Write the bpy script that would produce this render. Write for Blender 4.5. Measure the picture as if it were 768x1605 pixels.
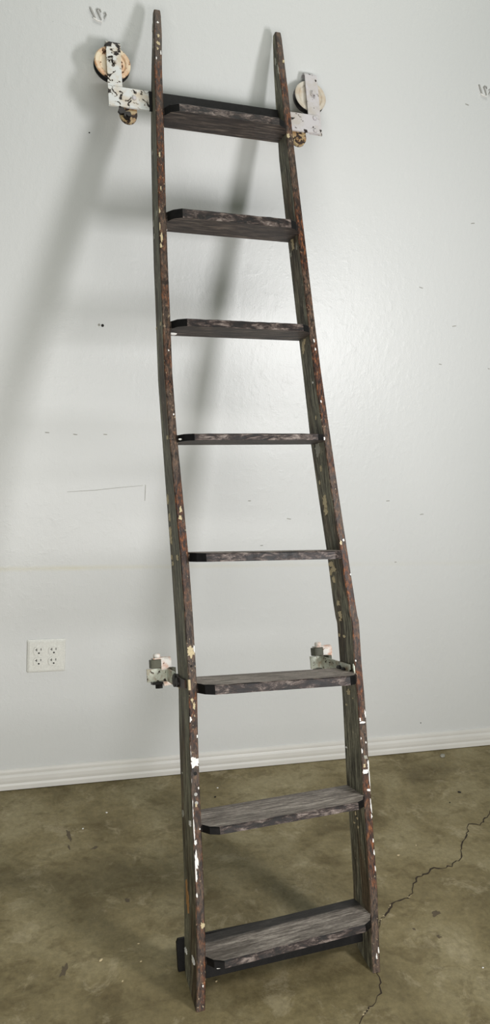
import bpy, bmesh, math, random
from mathutils import Vector, Matrix, noise
C = bpy.context.scene
for o in list(bpy.data.objects): bpy.data.objects.remove(o)
PI = math.pi

# ------------------------------------------------------------------ camera
F_PX, PITCH, ROLL, YAW, CAM_H, CAM_D = 1229.28, -0.20832, 0.0729, 0.30821, 1.4723, 2.42265
fw = Vector((math.sin(YAW)*math.cos(PITCH), math.cos(YAW)*math.cos(PITCH), math.sin(PITCH)))
rt = Vector((math.cos(YAW), -math.sin(YAW), 0)); upv = rt.cross(fw)
c_, s_ = math.cos(ROLL), math.sin(ROLL)
r2 = c_*rt + s_*upv; u2 = -s_*rt + c_*upv
cam_d = bpy.data.cameras.new('camera'); cam = bpy.data.objects.new('camera', cam_d)
C.collection.objects.link(cam); C.camera = cam
m = Matrix((( r2.x, u2.x, -fw.x, 0), (r2.y, u2.y, -fw.y, -CAM_D), (r2.z, u2.z, -fw.z, CAM_H), (0, 0, 0, 1)))
cam.matrix_world = m
cam_d.sensor_fit = 'VERTICAL'; cam_d.sensor_height = 36; cam_d.lens = F_PX/1605*36
cam_d.clip_start = 0.05

# ------------------------------------------------------------------ world and lights
w = bpy.data.worlds.new('world'); C.world = w; w.use_nodes = True
w.node_tree.nodes['Background'].inputs[0].default_value = (0.78, 1.0, 0.86, 1)
w.node_tree.nodes['Background'].inputs[1].default_value = 0.13

def area(name, loc, target, sx, sy, power, col):
    l = bpy.data.lights.new(name, 'AREA'); l.shape = 'RECTANGLE'; l.size = sx; l.size_y = sy
    l.energy = power; l.color = col
    o = bpy.data.objects.new(name, l); C.collection.objects.link(o)
    o.location = loc
    o.rotation_euler = (Vector(target)-Vector(loc)).to_track_quat('-Z', 'Y').to_euler()
    return o
area('softbox_light', (1.55, -1.70, 1.50), (0.35, -0.75, 1.50), 0.24, 0.52, 23, (1.0, 0.985, 0.995))
area('low_fill_light', (0.3, -3.3, 0.58), (0.8, 0, 0.0), 3.4, 1.1, 60, (1.0, 0.965, 0.93))  # added low fill behind the camera, lifts the lower wall; no doorway there
area('ceiling_light', (0.7, -0.75, 3.8), (0.7, -0.95, 0), 1.3, 0.6, 21, (1.0, 0.99, 0.93))

C.view_settings.view_transform = 'Standard'; C.view_settings.look = 'None'
C.view_settings.exposure = 0.0; C.view_settings.gamma = 1.0
C.view_settings.use_curve_mapping = False

# ------------------------------------------------------------------ materials
class NT:
    def __init__(self, name):
        self.m = bpy.data.materials.new(name); self.m.use_nodes = True
        self.t = self.m.node_tree; self.b = self.t.nodes['Principled BSDF']
        self.tc = self.t.nodes.new('ShaderNodeTexCoord')
    def lk(self, a, b): self.t.links.new(a, b)
    def map(self, scale=(1,1,1), loc=(0,0,0), rot=(0,0,0)):
        n = self.t.nodes.new('ShaderNodeMapping'); self.lk(self.tc.outputs['Object'], n.inputs[0])
        n.inputs['Scale'].default_value = scale; n.inputs['Location'].default_value = loc
        n.inputs['Rotation'].default_value = rot
        return n.outputs[0]
    def noise(self, vec, scale=5, detail=4, rough=.5, dist=0):
        n = self.t.nodes.new('ShaderNodeTexNoise'); self.lk(vec, n.inputs['Vector'])
        n.inputs['Scale'].default_value = scale; n.inputs['Detail'].default_value = detail
        n.inputs['Roughness'].default_value = rough; n.inputs['Distortion'].default_value = dist
        return n.outputs['Fac']
    def voro(self, vec, scale=5, feat='F1'):
        n = self.t.nodes.new('ShaderNodeTexVoronoi'); self.lk(vec, n.inputs['Vector'])
        n.feature = feat; n.inputs['Scale'].default_value = scale
        return n.outputs['Distance']
    def ramp(self, fac, stops):
        n = self.t.nodes.new('ShaderNodeValToRGB'); self.lk(fac, n.inputs[0])
        e = n.color_ramp.elements
        while len(e) < len(stops): e.new(.5)
        for el, (p, c) in zip(e, stops):
            el.position = p
            el.color = (c, c, c, 1) if not hasattr(c, '__len__') else (*c, 1)
        return n.outputs[0]
    def mix(self, fac, a, b, mode='MIX'):
        n = self.t.nodes.new('ShaderNodeMix'); n.data_type = 'RGBA'; n.blend_type = mode
        for v, i in ((fac, 0), (a, 6), (b, 7)):
            if hasattr(v, 'links'): self.lk(v, n.inputs[i])
            else: n.inputs[i].default_value = v if i == 0 else (*v, 1)
        return n.outputs[2]
    def math(self, op, a, b=0.0, clamp=False):
        n = self.t.nodes.new('ShaderNodeMath'); n.operation = op; n.use_clamp = clamp
        for v, i in ((a, 0), (b, 1)):
            if hasattr(v, 'links'): self.lk(v, n.inputs[i])
            else: n.inputs[i].default_value = v
        return n.outputs[0]
    def sep(self, vec=None):
        n = self.t.nodes.new('ShaderNodeSeparateXYZ'); self.lk(vec or self.tc.outputs['Object'], n.inputs[0])
        return n.outputs
    def bump(self, h, strength=.3, dist=.002, prev=None):
        n = self.t.nodes.new('ShaderNodeBump'); self.lk(h, n.inputs['Height'])
        n.inputs['Strength'].default_value = strength; n.inputs['Distance'].default_value = dist
        if prev is not None: self.lk(prev, n.inputs['Normal'])
        return n.outputs[0]
    def out(self, col=None, rough=None, normal=None, spec=None, metal=None):
        for v, k in ((col, 'Base Color'), (rough, 'Roughness'), (normal, 'Normal'), (spec, 'Specular IOR Level'), (metal, 'Metallic')):
            if v is None: continue
            if hasattr(v, 'links'): self.lk(v, self.b.inputs[k])
            else: self.b.inputs[k].default_value = (*v, 1) if hasattr(v, '__len__') else v
        return self.m

def srgb(r, g, b):
    f = lambda c: (c/255/12.92) if c/255 <= .04045 else ((c/255+.055)/1.055)**2.4
    return (f(r), f(g), f(b))

def mat_plain(name, col, rough=.5, metal=0, bump=0, scale=200):
    n = NT(name); nv = n.noise(n.map(), scale, 3)
    c = n.mix(nv, tuple(x*.8 for x in col), tuple(min(1, x*1.15) for x in col))
    return n.out(c, rough, n.bump(nv, bump, .001) if bump else None, None, metal)

def mat_wall():
    n = NT('semi_gloss_wall_paint'); v = n.map()
    z = n.sep()[2]
    base = n.mix(n.noise(v, 1.3, 2), srgb(208, 210, 209), srgb(215, 216, 215))
    # old yellowed line running along the wall at hip height
    zz = n.math('ADD', z, n.math('MULTIPLY', n.noise(n.map((3, 1, 1)), 3, 3), .006))
    band = n.math('SUBTRACT', 1.0, n.math('MULTIPLY', n.math('ABSOLUTE', n.math('SUBTRACT', zz, .7530)), 85), True)
    band = n.math('MULTIPLY', band, n.ramp(n.noise(n.map((1.2, 1, 1)), 2.5, 3), [(.35, .15), (.65, .75)]))
    base = n.mix(n.math('MULTIPLY', n.math('MULTIPLY', band, n.ramp(n.math('MULTIPLY', n.sep()[0], .5), [(.2, 1), (.5, .25)])), .62), base, srgb(205, 196, 150))
    # small scuffs and flecks
    fl = n.ramp(n.voro(v, 7), [(0.0, 1.0), (.028, 0.0)])
    fl = n.math('MULTIPLY', fl, n.ramp(n.noise(n.map(), 40, 1), [(.5, 0), (.55, 1)]))
    base = n.mix(n.math('MULTIPLY', fl, .6), base, srgb(120, 118, 112))
    h1 = n.noise(v, 260, 3, .6); h2 = n.noise(n.map((1, 1, .5)), 60, 3, .55)
    lum = n.ramp(n.noise(v, 28, 4, .6), [(.52, 0), (.72, 1)])
    nm = n.bump(h1, .30, .0012); nm = n.bump(h2, .22, .003, nm); nm = n.bump(lum, .22, .002, nm)
    return n.out(base, .36, nm, .5)

def mat_floor():
    n = NT('stained_concrete'); v = n.map()
    a = n.noise(v, 3.2, 8, .62, .4)
    b = n.noise(n.map((1, 1.5, 1), (3, 1, 0)), 9, 10, .7, .6)
    base = n.ramp(a, [(.34, srgb(101, 90, 61)), (.5, srgb(128, 116, 83)), (.64, srgb(147, 136, 104))])
    blot = n.ramp(b, [(.52, 0), (.60, 1)])
    base = n.mix(n.math('MULTIPLY', blot, .38), base, srgb(86, 73, 46))
    pale = n.ramp(n.noise(n.map((1, 1, 1), (8, 4, 0)), 9, 10, .74, .5), [(.55, 0), (.64, 1)])
    base = n.mix(n.math('MULTIPLY', pale, .45), base, srgb(172, 160, 130))
    fine = n.ramp(n.noise(v, 60, 8, .78), [(.32, .66), (.68, 1.28)])
    base = n.mix(.75, base, fine, 'MULTIPLY')
    spk = n.ramp(n.voro(v, 26), [(.0, 1), (.05, 0)])
    spk = n.math('MULTIPLY', spk, n.ramp(n.noise(v, 9, 1), [(.55, 0), (.6, 1)]))
    base = n.mix(n.math('MULTIPLY', spk, .6), base, srgb(70, 60, 45))
    nm = n.bump(n.noise(v, 120, 6, .7), .35, .0015); nm = n.bump(a, .3, .004, nm)
    rg = n.ramp(b, [(.3, .50), (.7, .72)])
    return n.out(base, rg, nm, .35)

def mat_rail_front():
    n = NT('worn_brown_varnish')
    a = n.noise(n.map((1, 1, .35)), 150, 7, .72, .3); g = n.noise(n.map((1, 1, .05)), 260, 4, .6)
    b = n.noise(n.map((1, 1, .6)), 8, 4, .65); d = n.noise(n.map((1, 1, .45), (5, 0, 2)), 34, 5, .7, .5)
    base = n.ramp(a, [(.38, srgb(20, 13, 10)), (.47, srgb(52, 32, 22)), (.55, srgb(92, 54, 32)), (.64, srgb(150, 92, 50))])
    # bare weathered stretches
    base = n.mix(n.ramp(b, [(.44, 0), (.54, .85)]), base, n.ramp(a, [(.38, srgb(30, 24, 20)), (.62, srgb(104, 88, 74))]))
    base = n.mix(n.ramp(d, [(.56, 0), (.60, .8)]), base, srgb(30, 20, 16))
    base = n.mix(n.math('MULTIPLY', n.ramp(g, [(.5, 0), (.62, 1)]), .35), base, srgb(24, 16, 12))
    spk = n.ramp(n.noise(n.map((1, 1, .5), (9, 3, 1)), 210, 3, .7), [(.635, 0), (.655, 1)])
    spk = n.math('MULTIPLY', spk, n.ramp(n.noise(n.map(), 13, 2), [(.46, 0), (.56, 1)]))
    base = n.mix(n.math('MULTIPLY', spk, .8), base, srgb(200, 180, 148))
    nm = n.bump(a, .7, .002)
    return n.out(base, n.ramp(a, [(.3, .36), (.7, .7)]), nm, .4)

def mat_rail_side():
    n = NT('weathered_grey_green_wood')
    a = n.noise(n.map((1, 1, .06)), 170, 7, .68, .2); f = n.noise(n.map((1, 1, .4)), 190, 5, .7)
    b = n.noise(n.map((1, 1, .25)), 11, 4, .6, .5)
    base = n.ramp(a, [(.38, srgb(50, 46, 36)), (.5, srgb(100, 97, 82)), (.60, srgb(140, 136, 116))])
    br = n.ramp(b, [(.48, 0), (.60, 1)])
    base = n.mix(n.math('MULTIPLY', br, .8), base, n.ramp(a, [(.38, srgb(30, 21, 13)), (.62, srgb(88, 66, 42))]))
    base = n.mix(.6, base, n.ramp(f, [(.35, .55), (.65, 1.3)]), 'MULTIPLY')
    spk = n.ramp(n.noise(n.map((1, 1, .35), (3, 8, 1)), 150, 3, .7), [(.655, 0), (.67, 1)])
    spk = n.math('MULTIPLY', spk, n.ramp(n.noise(n.map(), 9, 2), [(.50, 0), (.56, 1)]))
    base = n.mix(n.math('MULTIPLY', spk, .75), base, srgb(180, 172, 148))
    return n.out(base, .62, n.bump(a, .6, .0015), .35)

def mat_tread(dark_back=None):
    n = NT('weathered_tread_wood')
    a = n.noise(n.map((.10, 1, 1)), 150, 7, .7, .4); f = n.noise(n.map((.5, 1, 1)), 210, 5, .75)
    b = n.noise(n.map((.35, 1, 1)), 13, 5, .6, .6)
    base = n.ramp(a, [(.36, srgb(88, 80, 73)), (.5, srgb(134, 125, 116)), (.64, srgb(174, 165, 154))])
    base = n.mix(n.ramp(b, [(.46, 0), (.62, .7)]), base, srgb(84, 76, 68))
    base = n.mix(.7, base, n.ramp(f, [(.34, .55), (.66, 1.3)]), 'MULTIPLY')
    if dark_back:
        # black paint left along the back of the board
        y = n.math('ADD', n.sep()[1], n.math('MULTIPLY', n.noise(n.map((.3, 1, 1)), 40, 4, .6), .022))
        base = n.mix(n.ramp(y, [(dark_back, 0), (dark_back+.012, .88)]), base, srgb(22, 22, 23))
    return n.out(base, .62, n.bump(f, .5, .0015, n.bump(a, .5, .0015)), .35)

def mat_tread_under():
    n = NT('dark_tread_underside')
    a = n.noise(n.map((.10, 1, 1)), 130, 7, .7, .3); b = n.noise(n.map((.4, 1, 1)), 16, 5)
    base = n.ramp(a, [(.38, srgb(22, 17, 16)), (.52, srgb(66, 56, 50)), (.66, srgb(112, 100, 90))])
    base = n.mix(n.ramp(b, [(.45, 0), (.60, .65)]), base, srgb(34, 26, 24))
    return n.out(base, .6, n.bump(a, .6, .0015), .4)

def mat_tread_edge():
    n = NT('worn_tread_edge')
    a = n.noise(n.map((.35, 1, 1)), 75, 7, .75, .5)
    base = n.ramp(a, [(.42, srgb(14, 10, 10)), (.50, srgb(42, 30, 26)), (.57, srgb(92, 80, 74)), (.68, srgb(150, 138, 130))])
    return n.out(base, .5, n.bump(a, .8, .002), .45)

def mat_black():
    n = NT('glossy_black_paint'); a = n.noise(n.map(), 70, 4, .6)
    base = n.ramp(a, [(.4, srgb(9, 8, 8)), (.75, srgb(22, 20, 20))])
    return n.out(base, .55, n.bump(a, .4, .001), .18)

def mat_chipped(name, paint, under, rust, amount, sc=55, seed=0):
    n = NT(name); v = n.map((1, 1, 1), (seed, seed*.7, 0))
    a = n.noise(v, sc, 5, .62, .6); b = n.noise(n.map((1, 1, 1), (seed+4, 2, 0)), sc*.5, 4, .6)
    base = n.mix(n.ramp(b, [(.45, 0), (.66, .8)]), paint, rust)
    chip = n.ramp(a, [(amount, 0), (amount+.012, 1)])
    halo = n.ramp(a, [(amount-.02, 0), (amount, 1)])
    base = n.mix(n.math('MULTIPLY', halo, .6), base, rust)
    base = n.mix(chip, base, under)
    inv = n.math('SUBTRACT', 1.0, chip)
    return n.out(base, n.ramp(chip, [(0, .45), (1, .7)]), n.bump(inv, .6, .0008), .4)

M = dict(
    wall=mat_wall(), floor=mat_floor(), front=mat_rail_front(), side=mat_rail_side(),
    tread=mat_tread(), tread_low=mat_tread(.058), under=mat_tread_under(), edge=mat_tread_edge(), black=mat_black(),
    trim=mat_plain('white_trim_paint', srgb(220, 218, 213), .38, 0, 0, 4),
    plate=mat_plain('white_plastic', srgb(222, 222, 216), .3),
    slot=mat_plain('dark_slot', srgb(22, 20, 18), .6),
    white_strap=mat_chipped('chipped_white_paint', srgb(206, 208, 206), srgb(28, 20, 18), srgb(192, 174, 146), .56, 46, 1),
    clean_strap=mat_chipped('worn_white_paint', srgb(196, 192, 194), srgb(34, 26, 24), srgb(180, 172, 160), .60, 50, 5),
    rust_wheel=mat_chipped('rusty_cream_paint', srgb(222, 205, 176), srgb(62, 34, 20), srgb(192, 124, 60), .58, 48, 2),
    pale_wheel=mat_chipped('faded_cream_paint', srgb(200, 194, 182), srgb(38, 30, 26), srgb(186, 166, 140), .68, 45, 7),
    clip=mat_chipped('rusty_white_clip', srgb(232, 228, 220), srgb(52, 28, 20), srgb(196, 132, 92), .66, 90, 3),
    green_strap=mat_chipped('pale_green_paint', srgb(202, 206, 192), srgb(40, 34, 28), srgb(150, 122, 88), .61, 80, 9),
    iron=mat_plain('dark_iron', srgb(32, 28, 26), .5, .3, .4, 150),
    block=mat_plain('grey_green_block', srgb(88, 88, 72), .6, 0, .3, 200),
    rust=mat_chipped('rusty_tab_paint', srgb(170, 150, 112), srgb(48, 34, 26), srgb(140, 92, 48), .52, 60, 6),
    flake_w=mat_plain('white_paint_flake', srgb(232, 230, 226), .5),
    flake_c=mat_plain('cream_paint_flake', srgb(190, 174, 138), .6),
    flake_g=mat_plain('grey_paint_flake', srgb(150, 148, 136), .6),
    flake_t=mat_plain('bare_tan_wood', srgb(160, 116, 66), .7),
    stain=mat_plain('dark_floor_stain', srgb(88, 76, 56), .6, 0, .3, 90),
    crack=mat_plain('dark_crack', srgb(52, 41, 29), .9),
    grey_mark=mat_plain('grey_plaster', srgb(168, 167, 163), .8),
    dark_mark=mat_plain('dark_hole', srgb(30, 28, 26), .9),
    scuff=mat_plain('pencil_grey', srgb(160, 159, 152), .8),
)

# ------------------------------------------------------------------ helpers
def obj(name, bm, mats, parent=None, smooth=False):
    me = bpy.data.meshes.new(name); bmesh.ops.recalc_face_normals(bm, faces=bm.faces)
    bm.to_mesh(me); bm.free()
    for mm in (mats if isinstance(mats, (list, tuple)) else [mats]): me.materials.append(mm)
    if smooth:
        for p in me.polygons: p.use_smooth = True
    o = bpy.data.objects.new(name, me); C.collection.objects.link(o)
    if parent: o.parent = parent
    return o
def tag(o, label=None, cat=None, group=None, kind=None):
    if label: o['label'] = label
    if cat: o['category'] = cat
    if group: o['group'] = group
    if kind: o['kind'] = kind
    return o
def box(bm, lo, hi, bev=0, seg=2, mat=0):
    g = bmesh.ops.create_cube(bm, size=1)
    vs = g['verts']
    for v in vs: v.co = Vector([(lo[i]+hi[i])/2 + v.co[i]*(hi[i]-lo[i]) for i in range(3)])
    fs = {f for v in vs for f in v.link_faces}
    for f in fs: f.material_index = mat
    if bev:
        es = list({e for v in vs for e in v.link_edges})
        r = bmesh.ops.bevel(bm, geom=es, offset=bev, segments=seg, affect='EDGES', profile=.5)
        for f in r['faces']: f.material_index = mat
def prism(bm, pts, a, b, axis=1, mat=0):
    """extrude polygon pts (2-D) between a and b along axis; 2-D axes are the other two in order"""
    def P(p, t):
        if axis == 1: return Vector((p[0], t, p[1]))
        if axis == 0: return Vector((t, p[0], p[1]))
        return Vector((p[0], p[1], t))
    A = [bm.verts.new(P(p, a)) for p in pts]; B = [bm.verts.new(P(p, b)) for p in pts]
    fs = [bm.faces.new(A), bm.faces.new(B[::-1])]
    for i in range(len(pts)):
        j = (i+1) % len(pts); fs.append(bm.faces.new((A[i], A[j], B[j], B[i])))
    for f in fs: f.material_index = mat
    return fs
def lathe(bm, prof, center, axis='Y', n=48, mat=0):
    """prof: (radius, offset along axis)"""
    rings = []
    for r, t in prof:
        ring = []
        for k in range(n):
            a = 2*PI*k/n
            if axis == 'Y': p = Vector((r*math.cos(a), t, r*math.sin(a)))
            elif axis == 'Z': p = Vector((r*math.cos(a), r*math.sin(a), t))
            else: p = Vector((t, r*math.cos(a), r*math.sin(a)))
            ring.append(bm.verts.new(p+Vector(center)))
        rings.append(ring)
    for A, B in zip(rings, rings[1:]):
        for k in range(n):
            j = (k+1) % n; f = bm.faces.new((A[k], A[j], B[j], B[k])); f.material_index = mat
    for R_ in (rings[0], rings[-1]):
        f = bm.faces.new(R_); f.material_index = mat
def hexa(bm, c, r, t0, t1, axis='Y', n=6, rot=0.2):
    pts = [(r*math.cos(rot+2*PI*k/n), r*math.sin(rot+2*PI*k/n)) for k in range(n)]
    if axis == 'Y': prism(bm, [(c[0]+p[0], c[2]+p[1]) for p in pts], t0, t1, 1)
    elif axis == 'Z': prism(bm, [(c[0]+p[0], c[1]+p[1]) for p in pts], t0, t1, 2)
def interp(T, s):
    if s <= T[0][0]: return T[0][1]
    for (a, x), (b, y) in zip(T, T[1:]):
        if s <= b: return x+(y-x)*(s-a)/(b-a)
    return T[-1][1]

# ------------------------------------------------------------------ room
bm = bmesh.new(); box(bm, (-2.6, 0, -.1), (4.2, .12, 2.95))
wall = tag(obj('wall_back', bm, M['wall']), kind='structure')
bm = bmesh.new(); box(bm, (-2.6, -4.2, -.1), (4.2, 0, 0))
floor = tag(obj('floor', bm, M['floor']), kind='structure')
bm = bmesh.new()
bh = .072
prof = [(0, .0022), (-.0135, .0022), (-.0135, .017), (-.0115, .022), (-.0105, .024), (-.0115, .027), (-.0125, .034), (-.0115, .046), (-.0085, .052), (-.0065, .0545), (-.0075, .057), (-.0075, .063), (-.006, .069), (-.002, bh), (0, bh)]
prism(bm, prof, -2.6, 4.2, 0)
tag(obj('baseboard_back', bm, M['trim']), kind='structure')
# ------------------------------------------------------------------ ladder (local frame: x across, y towards the wall, z up the rails)
lad = bpy.data.objects.new('rolling_ladder', None); C.collection.objects.link(lad)
O = Vector((0.660436, -0.9834001, 0.0012)); XA = Vector((0.99895745, 0.04242177, 0.01686446))
YA = Vector((-0.03321819, 0.92887905, -0.36889058)); ZA = Vector((-0.03131403, 0.36794579, 0.92931982))
lad.matrix_world = Matrix(((XA.x, YA.x, ZA.x, O.x), (XA.y, YA.y, ZA.y, O.y), (XA.z, YA.z, ZA.z, O.z), (0, 0, 0, 1)))
tag(lad, 'weathered dark wooden library ladder with eight treads and iron rollers, leaning on white wall', 'ladder')

LX = [(0,-.234),(.066,-.228),(.16,-.223),(.28,-.219),(.41,-.217),(.54,-.214),(.61,-.212),(.72,-.207),(.9,-.207),(1.04,-.209),(1.18,-.214),(1.34,-.220),(1.5,-.2225),(1.68,-.219),(1.82,-.217),(2.0,-.212),(2.18,-.206),(2.37,-.201),(2.46,-.196),(2.54,-.193)]
RX = [(0,.213),(.063,.217),(.18,.225),(.346,.2285),(.423,.230),(.548,.234),(.643,.237),(.74,.237),(.80,.239),(.846,.2405),(.852,.238),(.9,.234),(1.04,.224),(1.2,.213),(1.35,.204),(1.53,.193),(1.71,.186),(1.86,.181),(2.04,.175),(2.18,.170),(2.34,.167),(2.44,.163),(2.54,.162)]
LD = [(0,.007),(.008,.014),(.016,.033),(.026,.058),(.036,.083),(.048,.105),(.07,.113),(.16,.113),(.28,.105),(.5,.101),(.72,.102),(.9,.102),(1.04,.098),(1.18,.088),(1.34,.075),(1.68,.074),(2.18,.070),(2.27,.058),(2.37,.041),(2.46,.03),(2.52,.020),(2.54,.018)]
RD = [(-.004,.010),(0,.014),(.008,.034),(.018,.058),(.030,.082),(.045,.095),(.18,.096),(.5,.094),(.74,.088),(.846,.092),(.9,.092),(1.04,.084),(1.35,.086),(1.53,.074),(1.86,.072),(2.18,.066),(2.27,.058),(2.34,.052),(2.44,.037),(2.54,.022)]
W = .021
def rail(XT, DT, s0, s1, seed):
    bm = bmesh.new(); rings = []
    n = 170; b = .0022
    for i in range(n+1):
        t = i/n; s = s0+(s1-s0)*t
        if t < .03: s = s0+(s1-s0)*.03*(t/.03)**1.0
        x0 = interp(XT, s); d = interp(DT, s); wd = W*(1 if s < 2.45 else 1-.12*(s-2.45)/.09)
        if s > s1-.006: d *= .9; wd *= .93
        def j(k, a=.0011): return a*(noise.noise(Vector((seed+k*7.3, s*38, k)))+.5*noise.noise(Vector((seed+k*3.1, s*120, k))))
        sec = [(x0+b+j(0), 0+j(8,.0006)), (x0+wd-b+j(1), 0+j(9,.0006)), (x0+wd+j(2,.0006), b+j(2)), (x0+wd, d-b), (x0+wd-b, d+j(4)), (x0+b, d+j(5)), (x0, d-b), (x0+j(3,.0006), b+j(3))]
        rings.append([bm.verts.new((x, y, s)) for x, y in sec])
    for A, B in zip(rings, rings[1:]):
        for k in range(8):
            f = bm.faces.new((A[k], A[(k+1) % 8], B[(k+1) % 8], B[k])); f.material_index = 0 if k in (0, 1, 7) else 1
    bm.faces.new(rings[0]).material_index = 1; bm.faces.new(rings[-1]).material_index = 0
    return obj('rail', bm, [M['front'], M['side']], lad)
railL = rail(LX, LD, 0.0035, 2.530, 1.0); railR = rail(RX, RD, -0.004, 2.535, 9.0)
railL['label'] = 'left rail with chips of white and cream paint'; railR['label'] = 'right rail with a spliced joint and white paint on its edge'

# treads: nose centre height left/right, thickness
TR = [(2.221, 2.226, .024), (1.920, 1.925, .027), (1.623, 1.630, .021), (1.325, 1.331, .018), (1.026, 1.018, .022), (.711, .699, .023), (.391, .398, .017), (.103, .117, .016)]
def tread(i, zl, zr, th):
    zc = (zl+zr)/2; rnd = random.Random(i)
    xl = interp(LX, zc)+W-.004; xr = interp(RX, zc)+.004
    back = min(interp(LD, zc), interp(RD, zc))-.004
    tilt = .13; nose = -.036; ch = .034
    xi, xo = xl+.004, xr-.004
    # plan outline, counter-clockwise seen from above
    plan = [(xi+.001, -.003), (xi+ch*.38, nose*.66), (xi+ch, nose)]
    N = 26
    for k in range(1, N):
        plan.append((xi+ch+(xo-xi-2*ch)*k/N, nose+.0016*noise.noise(Vector((k*.9, i*5.3, 0)))))
    plan += [(xo-ch, nose), (xo-ch*.38, nose*.66), (xo-.001, -.003), (xr, .004), (xr, back), (xl, back), (xl, .004)]
    bm = bmesh.new(); bot, top, bt2 = [], [], []
    cxm, cym = (xl+xr)/2, (nose+back)/2
    for q, (x, y) in enumerate(plan):
        zz = zl+(zr-zl)*(x-xl)/(xr-xl)+tilt*(y-nose)
        wob = .0012*noise.noise(Vector((x*30, y*30, i)))
        bot.append(bm.verts.new((x, y, zz-th/2)))
        inx = x+(cxm-x)*.0
        bt2.append(bm.verts.new((x, y, zz+th/2-.003)))
        sh = .003
        ny = y+sh if y < 0 else y
        top.append(bm.verts.new((x, ny, zz+th/2+wob)))
    n = len(plan)
    for k in range(n):
        j = (k+1) % n
        black = k in (0, 1) or (k in (N+2, N+3) and i != 4)
        mi = 3 if black else 2
        bm.faces.new((bot[k], bot[j], bt2[j], bt2[k])).material_index = mi
        bm.faces.new((bt2[k], bt2[j], top[j], top[k])).material_index = 3 if black else 2
    f = bm.faces.new(top); f.material_index = 0
    f = bm.faces.new(bot[::-1]); f.material_index = 1
    return obj('tread', bm, [M['tread_low' if i == 7 else 'tread'], M['under'], M['edge'], M['black']], lad)
for i, (a, b, c) in enumerate(TR): tread(i, a, b, c)

# batten across the back of the feet
bm = bmesh.new(); prism(bm, [(-.243, .049), (.222, .049), (.224, .056), (.224, .115), (.220, .122), (-.240, .122), (-.244, .114)], .1135, .1235, 1)
obj('back_batten', bm, M['black'], lad)
# black cleat under the lowest tread
bm = bmesh.new(); prism(bm, [(-.205, .049), (.218, .053), (.221, .112), (-.204, .102)], .048, .060, 1)
obj('tread_cleat', bm, M['black'], lad)

# iron bar carrying the two top wheels: white outside the rails, black between
bm = bmesh.new()
zb = lambda x: 2.280+(x+.32)*.018
def barseg(x0, x1, mi):
    pts = [(x0, zb(x0)-.0285), (x1, zb(x1)-.0285), (x1, zb(x1)+.0285), (x0, zb(x0)+.0285)]
    prism(bm, pts, .0395, .0445, 1, mi)
barseg(-.322, -.212, 0); barseg(-.212, .194, 1); barseg(.194, .297, 2)
bar = obj('hanger_bar', bm, [M['white_strap'], M['black'], M['clean_strap']], lad)
bar['label'] = 'flat iron bar, painted white at both ends and black between the rails'

def wheel_unit(x, zc, ztop, mats, name_lbl):
    hw = .0195
    bm = bmesh.new()
    # strap folded over the wheel: front plate, loop, back plate
    z0 = 2.262; th = .004; yf = .0455; yb = .0835
    ym = (yf+yb)/2; ro = (yb-yf)/2; zl = ztop-ro
    path_o = [(yf, z0), (yf, zl)]+[(ym-ro*math.cos(a), zl+ro*math.sin(a)*.95) for a in [PI*k/12 for k in range(1, 12)]]+[(yb, zl), (yb, zc-.03)]
    ri = ro-th
    path_i = [(yf+th, z0), (yf+th, zl)]+[(ym-ri*math.cos(a), zl+ri*math.sin(a)*.95) for a in [PI*k/12 for k in range(1, 12)]]+[(yb-th, zl), (yb-th, zc-.03)]
    pts = path_o+path_i[::-1]
    dx = lambda z: 0.0
    prism(bm, pts, x-hw, x+hw, 0)
    st = obj('wheel_bracket', bm, mats[0], lad)
    bm = bmesh.new()
    R_ = .0495; y0 = .0535; y1 = .0755
    prof = [(.006, y0+.001), (.016, y0+.001), (.018, y0+.004), (.034, y0+.004), (.038, y0+.001), (R_-.003, y0), (R_, y0+.002), (R_, y0+.006), (R_-.006, y0+.009), (R_-.006, y1-.009), (R_, y1-.006), (R_, y1-.002), (R_-.003, y1), (.006, y1)]
    lathe(bm, prof, (x-.002, 0, zc), 'Y', 56)
    for f in bm.faces:
        c = f.calc_center_median(); rr = math.hypot(c.x-x+.002, c.z-zc)
        if rr > R_-.0075 and c.y > y0+.002: f.material_index = 1
    wh = obj('wheel', bm, [mats[1], M['iron']], lad, False)
    bm = bmesh.new(); lathe(bm, [(.0085, .0425), (.0085, .0455)], (x+.001, 0, zc), 'Y', 20)
    hexa(bm, (x+.001, 0, zc), .0068, .0375, .0426, 'Y', 4, .5)
    lathe(bm, [(.0035, .0445), (.0035, .088)], (x+.001, 0, zc), 'Y', 12)
    obj('wheel_axle_bolt', bm, mats[0], lad)
wheel_unit(-.3015, 2.390, 2.456, (M['white_strap'], M['rust_wheel']), '')
wheel_unit(.2865, 2.392, 2.468, (M['clean_strap'], M['pale_wheel']), '')

def hang_tab(x, z, mat, bolt, sgn):
    bm = bmesh.new()
    pts = [(x-.022, z+.03), (x+.024, z+.03)]+[(x+.001+.024*math.cos(a)*1.0, z-.002-.026*math.sin(a)) for a in [PI*k/8*.95+.1 for k in range(0, 9)]]
    prism(bm, pts, .0450, .0545, 1)
    t = obj('bracket_tab', bm, mat, lad)
    if bolt:
        bm = bmesh.new(); hexa(bm, (x-.004, 0, z-.012), .0105, .034, .045, 'Y'); lathe(bm, [(.006, .028), (.006, .035)], (x-.002, 0, z-.014), 'Y', 14)
        hexa(bm, (x-.019, 0, z+.0), .010, .037, .045, 'Y')
        obj('tab_bolt', bm, M['iron'], t)
hang_tab(-.270, 2.239, M['rust'], True, 1)
hang_tab(.228, 2.247, M['rust'], False, 1)
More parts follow.
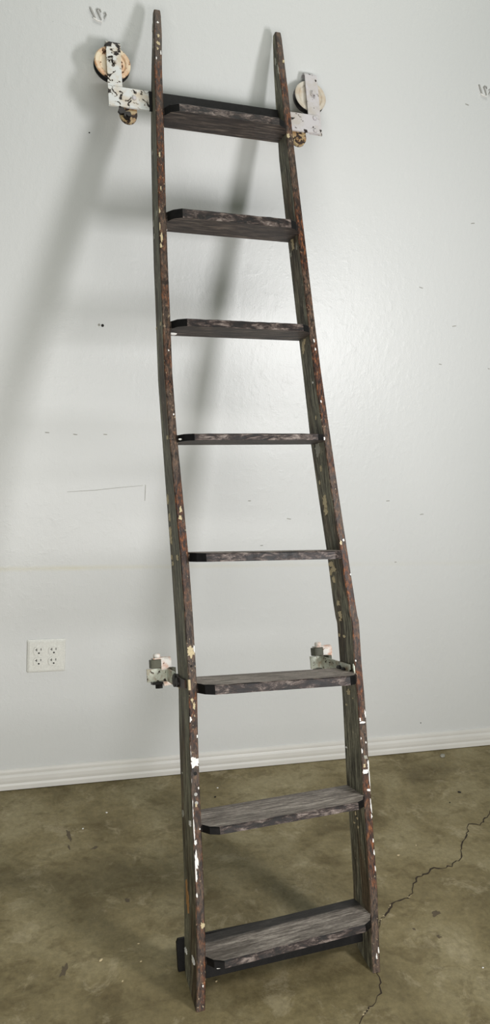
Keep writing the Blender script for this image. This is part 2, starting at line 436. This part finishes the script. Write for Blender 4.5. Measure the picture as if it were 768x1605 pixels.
# small rivets at the ends of the bar
for x, z in ((-.253, 2.283), (.281, 2.270), (.283, 2.31)):
    bm = bmesh.new(); lathe(bm, [(.0062, .0396), (.0058, .0372), (.003, .036)], (x, 0, z), 'Y', 16)
    obj('rivet', bm, M['clean_strap'], bar, True)

# lower guide brackets, reaching back from the rails
def guide(x0, fl, zs, d0, clipdx):
    """x0 arm plane, fl width of the flange towards the left"""
    h = .017
    bm = bmesh.new()
    z = lambda y: zs+(y-.1)*.115
    ye = .196; t = .005
    plan = [(x0, d0), (x0, ye-.004), (x0-.004, ye), (x0-fl, ye), (x0-fl, ye+t), (x0+t*.4, ye+t), (x0+t, ye+t*.4), (x0+t, d0)]
    lo = [bm.verts.new((x, y, z(y)-h)) for x, y in plan]; hi = [bm.verts.new((x, y, z(y)+h)) for x, y in plan]
    bm.faces.new(lo); bm.faces.new(hi[::-1])
    for k in range(len(plan)):
        j = (k+1) % len(plan); bm.faces.new((lo[k], lo[j], hi[j], hi[k]))
    arm = obj('guide_bracket', bm, M['green_strap'], lad)
    arm['label'] = 'pale green-white painted iron arm'
    zt = z(ye)+h; zl = z(ye)-h; cx0 = x0+clipdx
    # inverted U clip
    bm = bmesh.new(); r = .015; yc = ye+.004
    th = .0035
    zc0 = zt-.004; zm = zt+.020
    po = [(yc-r, zc0), (yc-r, zm)]+[(yc-r*math.cos(PI*k/8), zm+r*.62*math.sin(PI*k/8)) for k in range(1, 8)]+[(yc+r, zm), (yc+r, zc0-.02)]
    ri = r-th
    pi_ = [(yc-ri, zc0), (yc-ri, zm)]+[(yc-ri*math.cos(PI*k/8), zm+ri*.62*math.sin(PI*k/8)) for k in range(1, 8)]+[(yc+ri, zm), (yc+ri, zc0-.02)]
    prism(bm, po+pi_[::-1], cx0-.013, cx0+.014, 0)
    cl = obj('clip', bm, M['clip'], arm)
    bm = bmesh.new(); box(bm, (cx0-.040, ye-.010, zt+.0015), (cx0-.0135, ye+.016, zt+.0235), .0015)
    obj('roller_block', bm, M['block'], arm)
    bm = bmesh.new(); box(bm, (cx0-.034, ye-.012, zt+.0240), (cx0-.006, ye+.018, zt+.0275), .001)
    lathe(bm, [(.0095, zt+.0275), (.0095, zt+.036), (.007, zt+.0385)], (cx0-.021, ye+.004, 0), 'Z', 14)
    obj('bolt_head', bm, M['clip'], arm)
    bm = bmesh.new(); box(bm, (cx0-.038, ye-.008, zl-.007), (cx0-.010, ye+.016, zl-.0005), .0015)
    hexa(bm, (cx0-.019, ye+.002, 0), .0105, zl-.017, zl-.007, 'Z'); obj('nut', bm, M['iron'], arm)
    bm = bmesh.new(); prism(bm, [(cx0-.009, zl-.0005), (cx0+.022, zl-.0005), (cx0+.020, zl-.009), (cx0-.006, zl-.012)], ye-.004, ye+.010, 1)
    obj('lower_tab', bm, M['clip'], arm)
    bm = bmesh.new(); box(bm, (x0+t+.0005, ye-.045, zt-.016), (x0+t+.010, ye-.012, zt+.002), .001)
    obj('spacer', bm, M['block'], arm)
    return arm
guide(-.2135, .052, .732, .112, -.002)
guide(.2300, .030, .728, .020, .019)
# dark hinge knuckles and the foot plate where each arm meets its rail
bm = bmesh.new()
prism(bm, [(.018, .716), (.100, .716), (.124, .718), (.124, .746), (.100, .748), (.075, .741), (.018, .736)], -.2125, -.2078, 0)
o = obj('hinge_strip', bm, mat_chipped('corroded_iron', srgb(46, 38, 32), srgb(96, 92, 80), srgb(78, 56, 40), .60, 70, 4), lad)
for (x, y, z, r) in ((-.2150, .108, .731, .016), (-.2150, .080, .728, .012), (.2265, .075, .722, .012), (.2265, .050, .719, .010)):
    bm = bmesh.new(); lathe(bm, [(r*.5, -.003), (r, -.002), (r, .004)], (x, y, z), 'X', 14)
    obj('bracket_bolt', bm, M['iron'], lad)
bm = bmesh.new(); box(bm, (.2325, -.002, .690), (.2362, .004, .738), .001); obj('edge_strip', bm, M['green_strap'], lad)
bm = bmesh.new(); box(bm, (-.2085, -.0022, .712), (-.2025, .004, .737), .001); obj('edge_strip', bm, M['flake_c'], lad)

# paint chips left on the rails
FL = [('Lf', -0.1985, 0.8028, 0.0191, 0.0256, 'c'), ('Lf', -0.2081, 0.8021, 0.0047, 0.0301, 'w'), ('Lf', -0.1886, 0.8082, 0.0048, 0.0181, 'w'), ('Lf', -0.2083, 0.6449, 0.0078, 0.0132, 'w'), ('Lf', -0.2128, 0.5718, 0.0031, 0.0318, 'w'), ('Lf', -0.2036, 0.5444, 0.0233, 0.0231, 'w'), ('Lf', -0.2156, 0.5024, 0.0038, 0.0457, 'w'), ('Lf', -0.216, 0.4463, 0.0046, 0.0481, 'w'), ('Lf', -0.2153, 0.3962, 0.0038, 0.0393, 'w'), ('Lf', -0.2133, 0.3661, 0.0069, 0.0112, 'w'), ('Lf', -0.2137, 0.3224, 0.0076, 0.0361, 'w'), ('Lf', -0.2165, 0.2906, 0.0053, 0.0276, 'w'), ('Lf', -0.2168, 0.2502, 0.0045, 0.0082, 'w'), ('Lf', -0.2065, 0.4493, 0.0046, 0.0085, 'c'), ('Lf', -0.2081, 0.1836, 0.0098, 0.0122, 'c'), ('Lf', -0.197, 0.6749, 0.0063, 0.0148, 'c'), ('Lf', -0.2009, 0.6887, 0.0047, 0.0118, 'c'), ('Lf', -0.189, 2.4291, 0.0107, 0.0116, 'c'), ('Lf', -0.1861, 2.4508, 0.0054, 0.0097, 'c'), ('Lf', -0.1856, 2.4913, 0.0054, 0.0059, 'w'), ('Lf', -0.19, 2.4117, 0.0053, 0.0077, 'c'), ('Lf', -0.1818, 2.4, 0.0036, 0.0116, 'w'), ('Lf', -0.1951, 2.3822, 0.0035, 0.0077, 'w'), ('Lf', -0.211, 1.938, 0.0051, 0.0126, 'c'), ('Lf', -0.2134, 1.8933, 0.006, 0.0214, 'c'), ('Lf', -0.2098, 1.8671, 0.0068, 0.0213, 'c'), ('Lf', -0.2129, 1.8421, 0.0051, 0.0141, 'c'), ('Lf', -0.202, 2.0998, 0.0043, 0.0147, 'c'), ('Lf', -0.2039, 2.0034, 0.0034, 0.0127, 'c'), ('Lf', -0.2016, 1.1486, 0.0065, 0.0159, 'c'), ('Lf', -0.2044, 1.1295, 0.0081, 0.0111, 'c'), ('Lf', -0.2149, 0.0554, 0.003, 0.0066, 'w'), ('Lf', -0.2007, 0.3941, 0.0031, 0.0042, 'w'), ('Lf', -0.1936, 0.6034, 0.0039, 0.0073, 'w'), ('Lf', -0.198, 0.4856, 0.0031, 0.0057, 'w'), ('Lf', -0.2229, 0.0008, 0.0059, 0.002, 'w'), ('Lf', -0.2386, 0.0121, 0.0037, 0.0033, 'w'), ('Lf', -0.2052, 1.3923, 0.0033, 0.005, 'w'), ('Lf', -0.2088, 1.5595, 0.0033, 0.0051, 'w'), ('Rf', 0.2436, 0.5897, 0.0163, 0.0047, 'w'), ('Rf', 0.2381, 0.5983, 0.0054, 0.0079, 'w'), ('Rf', 0.2351, 0.551, 0.0045, 0.0062, 'w'), ('Rf', 0.2356, 0.5194, 0.0045, 0.0093, 'w'), ('Rf', 0.2439, 0.5035, 0.0099, 0.0085, 'g'), ('Rf', 0.2391, 0.4829, 0.0054, 0.0093, 'c'), ('Rf', 0.2404, 0.4686, 0.0144, 0.0108, 'w'), ('Rf', 0.25, 0.4831, 0.0054, 0.0217, 'w'), ('Rf', 0.251, 0.4485, 0.0045, 0.0552, 'w'), ('Rf', 0.2447, 0.4228, 0.009, 0.0061, 'w'), ('Rf', 0.2475, 0.3837, 0.0032, 0.0304, 'w'), ('Rf', 0.2463, 0.3592, 0.0036, 0.0091, 'w'), ('Rf', 0.2447, 0.3011, 0.0032, 0.009, 'w'), ('Rf', 0.2445, 0.2736, 0.0032, 0.0135, 'w'), ('Rf', 0.244, 0.2343, 0.0028, 0.0119, 'w'), ('Rf', 0.2486, 0.54, 0.0036, 0.0047, 'w'), ('Rf', 0.2539, 0.6094, 0.0029, 0.0158, 'w'), ('Rf', 0.2359, 1.0603, 0.0056, 0.0068, 'w'), ('Rf', 0.2278, 1.0538, 0.0056, 0.0118, 'c'), ('Rf', 0.2474, 0.9687, 0.0037, 0.005, 'w'), ('Rf', 0.1719, 2.2119, 0.0118, 0.0139, 'c'), ('Rf', 0.1794, 2.4437, 0.006, 0.0102, 'c'), ('Rf', 0.202, 1.5842, 0.0038, 0.0073, 'w'), ('Rf', 0.2003, 1.6077, 0.0038, 0.0091, 'w'), ('Rf', 0.2056, 1.4373, 0.0038, 0.0071, 'w'), ('Rf', 0.2401, 0.7461, 0.0037, 0.0048, 'w'), ('Rf', 0.2263, 0.032, 0.0035, 0.0115, 'w'), ('Rf', 0.233, 0.0454, 0.0026, 0.0144, 'w'), ('Rf', 0.2148, 0.0065, 0.0052, 0.0029, 'w'), ('Ls', 0.0572, 1.9325, 0.0138, 0.0194, 'g'), ('Ls', 0.0539, 1.8944, 0.0138, 0.0161, 'g'), ('Ls', 0.052, 2.1374, 0.0138, 0.0114, 'g'), ('Ls', 0.0174, 1.9419, 0.0133, 0.0127, 'g'), ('Ls', 0.0189, 1.6377, 0.0132, 0.0079, 'c'), ('Ls', 0.0701, 1.644, 0.0125, 0.0048, 'c'), ('Ls', 0.017, 1.3371, 0.0129, 0.0093, 'c'), ('Ls', 0.0722, 1.1886, 0.0166, 0.0223, 'c'), ('Ls', 0.0701, 1.1403, 0.0132, 0.0159, 'c'), ('Ls', 0.0762, 1.1067, 0.0198, 0.0191, 'c'), ('Ls', 0.0775, 1.0855, 0.0165, 0.0223, 'c'), ('Ls', 0.0845, 1.0404, 0.0132, 0.0096, 'c'), ('Ls', 0.0303, 1.0333, 0.0187, 0.0109, 'c'), ('Ls', 0.0793, 1.0236, 0.0131, 0.0095, 'c'), ('Ls', 0.0866, 0.4153, 0.016, 0.0141, 'g'), ('Ls', 0.0227, 0.4046, 0.018, 0.0121, 'w'), ('Ls', 0.0783, 0.2344, 0.0126, 0.0619, 't'), ('Ls', 0.0684, 0.2158, 0.0113, 0.0461, 't'), ('Ls', 0.0968, 0.0991, 0.0192, 0.0124, 'w'), ('Ls', 0.0305, 0.0997, 0.024, 0.0135, 'w'), ('Ls', 0.1058, -0.012, 0.013, 0.0046, 'w'), ('Ls', 0.0606, -0.0176, 0.0125, 0.003, 'w'), ('Ls', 0.0791, 0.5108, 0.0128, 0.0047, 'g'), ('Ls', 0.0188, 2.4932, 0.0134, 0.0227, 'g'), ('Ls', 0.0122, 2.4332, 0.0107, 0.0258, 'g'), ('Ls', 0.0984, 0.7172, 0.0195, 0.0127, 'c'), ('Rs', 0.0493, 1.1699, 0.0197, 0.0339, 'c'), ('Rs', 0.0496, 1.1454, 0.0197, 0.017, 'c'), ('Rs', 0.0431, 1.2621, 0.008, 0.0136, 'c'), ('Rs', 0.0631, 1.2271, 0.0081, 0.0103, 'c'), ('Rs', 0.0455, 1.3177, 0.0279, 0.0341, 'g'), ('Rs', 0.0639, 1.0025, 0.0273, 0.0136, 'c'), ('Rs', 0.0574, 0.9881, 0.0232, 0.0169, 'c'), ('Rs', 0.0762, 0.981, 0.0119, 0.0154, 'c'), ('Rs', 0.0637, 0.9609, 0.0156, 0.017, 'c'), ('Rs', 0.0602, 0.8971, 0.0154, 0.0118, 'c'), ('Rs', 0.0579, 0.8679, 0.0191, 0.0169, 'c'), ('Rs', 0.0638, 0.8527, 0.0115, 0.0068, 'c'), ('Rs', 0.0798, 0.8123, 0.0078, 0.0085, 'c'), ('Rs', 0.0492, 0.8086, 0.0114, 0.0067, 'c'), ('Rs', 0.0497, 1.6073, 0.0166, 0.031, 'c'), ('Rs', 0.0374, 1.6193, 0.0123, 0.0137, 'c'), ('Rs', 0.0395, 1.905, 0.0148, 0.0278, 'c'), ('Rs', 0.0442, 1.9227, 0.0128, 0.0104, 'c'), ('Rs', 0.0594, 1.8843, 0.0129, 0.0157, 'g'), ('Rs', 0.0168, 1.886, 0.0083, 0.0172, 'g'), ('Rs', 0.0166, 2.4513, 0.0087, 0.021, 'g'), ('Rs', 0.0057, 2.4189, 0.0086, 0.0279, 'g'), ('Rs', 0.0498, 0.6644, 0.0187, 0.0133, 'c'), ('Rs', 0.0272, 0.6494, 0.0074, 0.0033, 'c'), ('Rs', 0.0674, 0.6303, 0.0076, 0.005, 'c'), ('Rs', 0.0439, 0.3481, 0.0074, 0.0065, 'c'), ('Rs', 0.0524, 0.359, 0.0074, 0.0098, 'c'), ('Rs', 0.064, 0.3331, 0.0075, 0.0049, 'c'), ('Rs', 0.0434, 0.3264, 0.0074, 0.0065, 'c'), ('Rs', 0.0722, 0.0015, 0.0075, 0.0113, 'w'), ('Rs', 0.0815, 0.0103, 0.0075, 0.0049, 'w'), ('Rs', 0.0417, -0.0011, 0.0109, 0.0048, 'w'), ('Rs', 0.0219, -0.0029, 0.0107, 0.0032, 'w'), ('Rs', 0.0822, 0.5193, 0.0077, 0.005, 'w'), ('Rs', 0.0296, 1.401, 0.006, 0.0085, 'c'), ('Rs', 0.0176, 1.496, 0.006, 0.0051, 'w')]
rnd = random.Random(5)
def chip(face, a, s, w, h, c):
    par = railL if face[0] == 'L' else railR
    XT, DT = (LX, LD) if face[0] == 'L' else (RX, RD)
    n = 14 if max(w, h) < .008 else 36
    pts = []
    sq = .9
    for k in range(n):
        t = 2*PI*k/n; rr = 1+rnd.uniform(-.16, .14)+.75*noise.noise(Vector((math.cos(t)*1.5+s*90, math.sin(t)*(1.5+h*60), a*50)))
        ct, st = math.cos(t), math.sin(t)
        pts.append((a+w/2*rr*math.copysign(abs(ct)**sq, ct), s+h/2*rr*math.copysign(abs(st)**sq, st)))
    bm = bmesh.new(); A, B = [], []
    for (u, v) in pts:
        v = min(max(v, .003), 2.53)
        x0 = interp(XT, v)
        if face[1] == 'f':
            u = min(max(u, x0+.0012), x0+W-.0012)
            A.append(bm.verts.new((u, .0005, v))); B.append(bm.verts.new((u, -.0013, v)))
        else:
            u = min(max(u, .002), interp(DT, v)-.002)
            A.append(bm.verts.new((x0+.0005, u, v))); B.append(bm.verts.new((x0-.0010, u, v)))
    bm.faces.new(A); bm.faces.new(B[::-1])
    for k in range(n):
        j = (k+1) % n; bm.faces.new((A[k], A[j], B[j], B[k]))
    o = obj('paint_chip', bm, M['flake_'+c], par)
for f in FL:
    if f[2] > .018: chip(*f)
# screw holes and screws in the left rail's edge
for x, z, r, mt in ((-.2035, .5195, .0042, 'dark_mark'), (-.2055, .4725, .0040, 'grey_mark'), (-.2050, .4530, .0040, 'grey_mark'), (-.1975, .768, .0026, 'dark_mark')):
    bm = bmesh.new(); lathe(bm, [(r, .002), (r, -.0009), (r*.6, -.0012)], (x, 0, z), 'Y', 14)
    obj('screw', bm, M[mt], railL)
# glue and chipped filler at the tread ends
for x, y, z, wx, wz in ((-.192, .03, 1.903, .012, .006), (-.190, .02, 1.612, .022, .005), (.199, -.012, 1.331, .005, .009), (-.194, -.010, 1.325, .010, .004), (-.180, -.018, .0935, .012, .0022)):
    bm = bmesh.new(); 
    pts = [(x+wx/2*math.cos(t)*(1+.3*math.sin(5*t)), z+wz/2*math.sin(t)) for t in [2*PI*k/12 for k in range(12)]]
    prism(bm, pts, y-.003, y+.002, 1); obj('filler_blob', bm, M['flake_w'], lad)

# ------------------------------------------------------------------ wall outlet
ox, oz, pw, ph = .1406, .4605, .1227, .114
out = bpy.data.objects.new('wall_outlet', None); C.collection.objects.link(out); out.location = (ox, 0, oz)
tag(out, 'white four-socket electrical outlet plate on the wall left of the ladder', 'outlet')
bm = bmesh.new(); box(bm, (-pw/2, -.0065, -ph/2), (pw/2, 0, ph/2))
front = [v for v in bm.verts if v.co.y < -.003]
for v in front: v.co.x *= 1-.012/pw; v.co.z *= 1-.012/ph
bmesh.ops.bevel(bm, geom=[e for e in bm.edges], offset=.0022, segments=3, affect='EDGES')
obj('cover_plate', bm, M['plate'], out)
for sx in (-.0232, .0232):
    for sz in (.0195, -.0165):
        bm = bmesh.new()
        pts = []
        for k in range(28):
            t = 2*PI*k/28; pts.append((sx+.0172*math.cos(t), sz+max(-.0135, min(.0135, .0172*math.sin(t)))))
        prism(bm, pts, -.0088, -.006, 1)
        so = obj('socket', bm, M['plate'], out)
        bm = bmesh.new()
        box(bm, (sx-.0078, -.0091, sz-.0005), (sx-.0056, -.0086, sz+.0085)); box(bm, (sx-.0115, -.0091, sz+.0028), (sx-.0078, -.0086, sz+.0048))
        box(bm, (sx+.0052, -.0091, sz+.001), (sx+.0074, -.0086, sz+.0085))
        prism(bm, [(sx+.0030*math.cos(t), sz-.0075+.0027*math.sin(t)) for t in [2*PI*k/12 for k in range(12)]], -.0091, -.0086, 1)
        obj('slots', bm, M['slot'], so)
for sx in (-.0232, .0232):
    bm = bmesh.new(); lathe(bm, [(.0032, -.006), (.0032, -.0072), (.002, -.0076)], (sx, 0, .0015), 'Y', 16); obj('screw', bm, M['plate'], out)

# ------------------------------------------------------------------ wall marks
def mark(name, pts, width, mt, par, y0=.001, y1=-.0008, lab=None):
    """a thin raised stroke on the wall along pts (x,z)"""
    bm = bmesh.new(); L, R_ = [], []
    for i, p in enumerate(pts):
        a = Vector(pts[max(0, i-1)]); b = Vector(pts[min(len(pts)-1, i+1)]); d = (b-a).normalized(); n = Vector((-d.y, d.x))
        ww = width*(.45+.55*math.sin(PI*(i+.5)/len(pts)))/2
        L.append((p[0]+n.x*ww, p[1]+n.y*ww)); R_.append((p[0]-n.x*ww, p[1]-n.y*ww))
    prism(bm, L+R_[::-1], y0, y1, 1)
    o = obj(name, bm, M[mt], par)
    if lab: o['label'] = lab
    return o
def scar(cx, cz, k, lab):
    g = [([(-.030, .020), (-.024, .010), (-.016, -.004), (-.010, -.013)], .0075, 'grey_mark'),
         ([(-.006, .016), (.001, .006), (.006, -.004), (.012, -.015)], .0055, 'grey_mark'),
         ([(-.008, .012), (-.002, .019), (.006, .018), (.010, .010)], .005, 'grey_mark'),
         ([(.020, .006), (.026, .012), (.030, .004), (.022, -.010)], .004, 'grey_mark'),
         ([(-.018, -.013), (-.004, -.019), (.014, -.021)], .006, 'flake_w')]
    root = None
    for pts, wd, mt in g:
        pts = [(cx+k*x, cz+k*z) for x, z in pts]
        o = mark('plaster_scar', pts, wd*k*.8, mt, wall, .001, -.004)
scar(.245, 2.330, .75, ''); scar(1.472, 2.325, .75, '')
def disc(name, x, z, r, mt, dep=-.0006):
    bm = bmesh.new(); lathe(bm, [(r, .001), (r, dep)], (x, 0, z), 'Y', 18); return obj(name, bm, M[mt], wall)
disc('anchor_hole', .2845, 1.501, .0043, 'dark_mark'); disc('filled_hole', .2745, 1.502, .0038, 'scuff')
disc('nail_hole', .2299, 2.0274, .0020, 'dark_mark')
mark('pencil_line', [(.193, .9942), (.235, .9975), (.2762, 1.0005), (.35, 1.010), (.4271, 1.0182)], .0016, 'scuff', wall, .001, -.0003)
mark('pencil_line', [(.4351, 1.0204), (.4353, .995), (.4354, .9689)], .0022, 'scuff', wall, .001, -.0003)
for k, (x, z) in enumerate([(1.4905, 1.9236), (1.3265, 1.702), (1.4686, 1.5887), (1.4326, 1.458), (1.6257, 1.4546), (1.2916, .9785), (1.4311, .9313), (1.3491, .7552), (.9284, .912), (.7839, .9728), (.8384, .8197), (.3037, 1.1757), (.1304, 1.1752), (.2133, 1.1724), (1.416, 2.2768)]):
    r3 = random.Random(k); a = r3.uniform(-.3, .3); l = r3.uniform(.003, .008)
    mark('scuff', [(x-l, z-l*a), (x, z), (x+l, z+l*a*.5)], .003, 'scuff', wall, .001, -.0004)
disc('nail_hole', 1.5352, .115, .002, 'dark_mark')

# ------------------------------------------------------------------ floor crack
def crack(pts, wd, seed):
    r3 = random.Random(seed); P = []
    for (a, b) in zip(pts, pts[1:]):
        A, B = Vector(a), Vector(b); n = max(2, int((B-A).length/.011))
        for k in range(n): P.append(A.lerp(B, k/n)+Vector((r3.uniform(-.0042, .0042), r3.uniform(-.0048, .0048))))
    P.append(Vector(pts[-1])); bm = bmesh.new(); L, R_ = [], []
    for i, p in enumerate(P):
        d = (P[min(i+1, len(P)-1)]-P[max(i-1, 0)]).normalized(); n = Vector((-d.y, d.x)); ww = wd*r3.uniform(.3, 1.35)/2
        L.append(p+n*ww); R_.append(p-n*ww)
    for i in range(len(P)-1):
        vs = [bm.verts.new((q.x, q.y, .0006)) for q in (L[i], R_[i], R_[i+1], L[i+1])]
        bm.faces.new(vs)
    bmesh.ops.remove_doubles(bm, verts=bm.verts, dist=1e-5)
    r = bmesh.ops.extrude_face_region(bm, geom=bm.faces[:])
    for v in [g for g in r['geom'] if isinstance(g, bmesh.types.BMVert)]: v.co.z = -.001
    return obj('floor_crack', bm, M['crack'], floor)
crack([(1.62,-.40),(1.577,-.421),(1.538,-.451),(1.501,-.476),(1.463,-.472),(1.431,-.508),(1.406,-.537),(1.366,-.578),(1.34,-.62),(1.293,-.647),(1.231,-.649),(1.178,-.668),(1.137,-.696),(1.112,-.732),(1.094,-.747),(1.063,-.748),(1.028,-.767),(1.001,-.794),(.974,-.813),(.949,-.848),(.915,-.90)], .0042, 3)
crack([(.915,-.90),(.889,-.97),(.874,-1.013),(.864,-1.03),(.841,-1.053),(.818,-1.067),(.799,-1.08),(.778,-1.102),(.74,-1.16)], .0032, 4)
# pale crumbs along the crack's edge
r4 = random.Random(8)
def lump(name, x, y, r, mt, parent=None, h=.5, ang=0):
    bm = bmesh.new(); bmesh.ops.create_icosphere(bm, subdivisions=2, radius=r)
    for v in bm.verts:
        k = 1+.35*noise.noise(v.co*(1.1/r)+Vector((x*50, y*50, 0)))
        v.co = Vector((v.co.x*k*1.3, v.co.y*k*.8, max(v.co.z*k*h, -r*h*.6)))
    rot = Matrix.Rotation(ang, 4, 'Z'); bmesh.ops.transform(bm, matrix=rot, verts=bm.verts)
    for v in bm.verts: v.co.z += r*h*.6
    o = obj(name, bm, M[mt], parent, True); o.location = (x, y, 0); return o
for (x, y, n, sp) in ((.81, -1.072, 9, .014), (.975, -.812, 6, .02), (1.03, -.765, 3, .01), (1.10, -.742, 4, .01), (.99, -.80, 4, .02)):
    for _ in range(n):
        a = r4.uniform(-sp, sp); lump('crack_crumb', x+a, y+a*.6+r4.uniform(-.003, .003), r4.uniform(.0010, .0022), 'flake_c', floor, .4, r4.uniform(0, 3))
CH = [
 (1.611, -.058, .0105, 'flake_g', 'lump of grey plaster on the floor close to the baseboard, right of the ladder', 'plaster lump'),
 (1.154, -.571, .0040, 'flake_c', 'pale cream chip on the floor right of the ladder, above the bend of the crack', 'paint chip'),
 (1.234, -.536, .0026, 'flake_c', 'tiny cream chip just right of the pale chip above the crack', 'paint chip'),
 (1.538, -.294, .0050, 'dark_mark', 'black pebble on the floor far right, between crack and baseboard', 'pebble'),
 (1.469, -.3445, .0026, 'dark_mark', 'tiny black grit just left of the black pebble', 'grit'),
 (.708, -.117, .0024, 'flake_w', 'small white chip on the floor under the wall between the two rails', 'paint chip'),
 (.686, -.169, .0036, 'dark_mark', 'small black grit on the floor between the rails behind the second tread from the bottom', 'grit'),
 (.3245, -.192, .0030, 'flake_w', 'small white fleck on the floor left of the ladder, nearest the baseboard', 'paint chip'),
 (.2445, -.262, .0028, 'flake_w', 'small white fleck on the floor beside the dark streak left of the ladder', 'paint chip'),
 (.237, -.794, .0042, 'flake_c', 'long cream chip on the floor left of the ladder foot, biggest of the four there', 'paint chip'),
 (.2786, -.868, .0022, 'flake_c', 'tiny cream fleck on the floor left of the ladder foot, lowest of the four there', 'paint chip'),
 (.3305, -.818, .0026, 'flake_c', 'tiny cream fleck on the floor left of the ladder foot, nearest to the left rail', 'paint chip'),
 (.3338, -.760, .0024, 'flake_c', 'tiny cream fleck on the floor left of the ladder foot, uppermost of the four there', 'paint chip'),
 (.4936, -.9155, .0030, 'flake_c', 'small pale chip on the floor beside the left foot under the lowest tread', 'paint chip'),
 (1.1556, -1.018, .0024, 'flake_w', 'small white fleck on bare floor at the lower right of the photo', 'paint chip'),
]
for x, y, r, mt, lab, cat in CH:
    o = lump(cat.replace(' ', '_'), x, y, r, mt, None, .5, r4.uniform(-.4, .9)); tag(o, lab, cat)
# worn stains in the concrete
def stain(cx, cy, rx, ry, ang, seed):
    r5 = random.Random(seed); pts = []
    for k in range(30):
        t = 2*PI*k/30; rr = 1+.9*noise.noise(Vector((math.cos(t)*1.6+seed*9, math.sin(t)*1.6, seed)))+r5.uniform(-.08, .08)
        x, y = rx*rr*math.cos(t), ry*rr*math.sin(t)
        pts.append((cx+x*math.cos(ang)-y*math.sin(ang), cy+x*math.sin(ang)+y*math.cos(ang)))
    bm = bmesh.new(); prism(bm, pts, .0004, -.001, 2); obj('floor_stain', bm, M['stain'], floor)
for a in ((.201, -.285, .006, .026, .12, 1), (.197, -.345, .003, .009, .1, 2), (.149, -.805, .008, .018, -.3, 3), (.27, -.36, .011, .004, .4, 4),
          (.33, -.60, .008, .006, 0, 5), (1.14, -.82, .012, .009, .4, 6), (1.10, -.90, .006, .005, 0, 7), (1.05, -.86, .004, .004, 0, 8)):
    stain(*a)
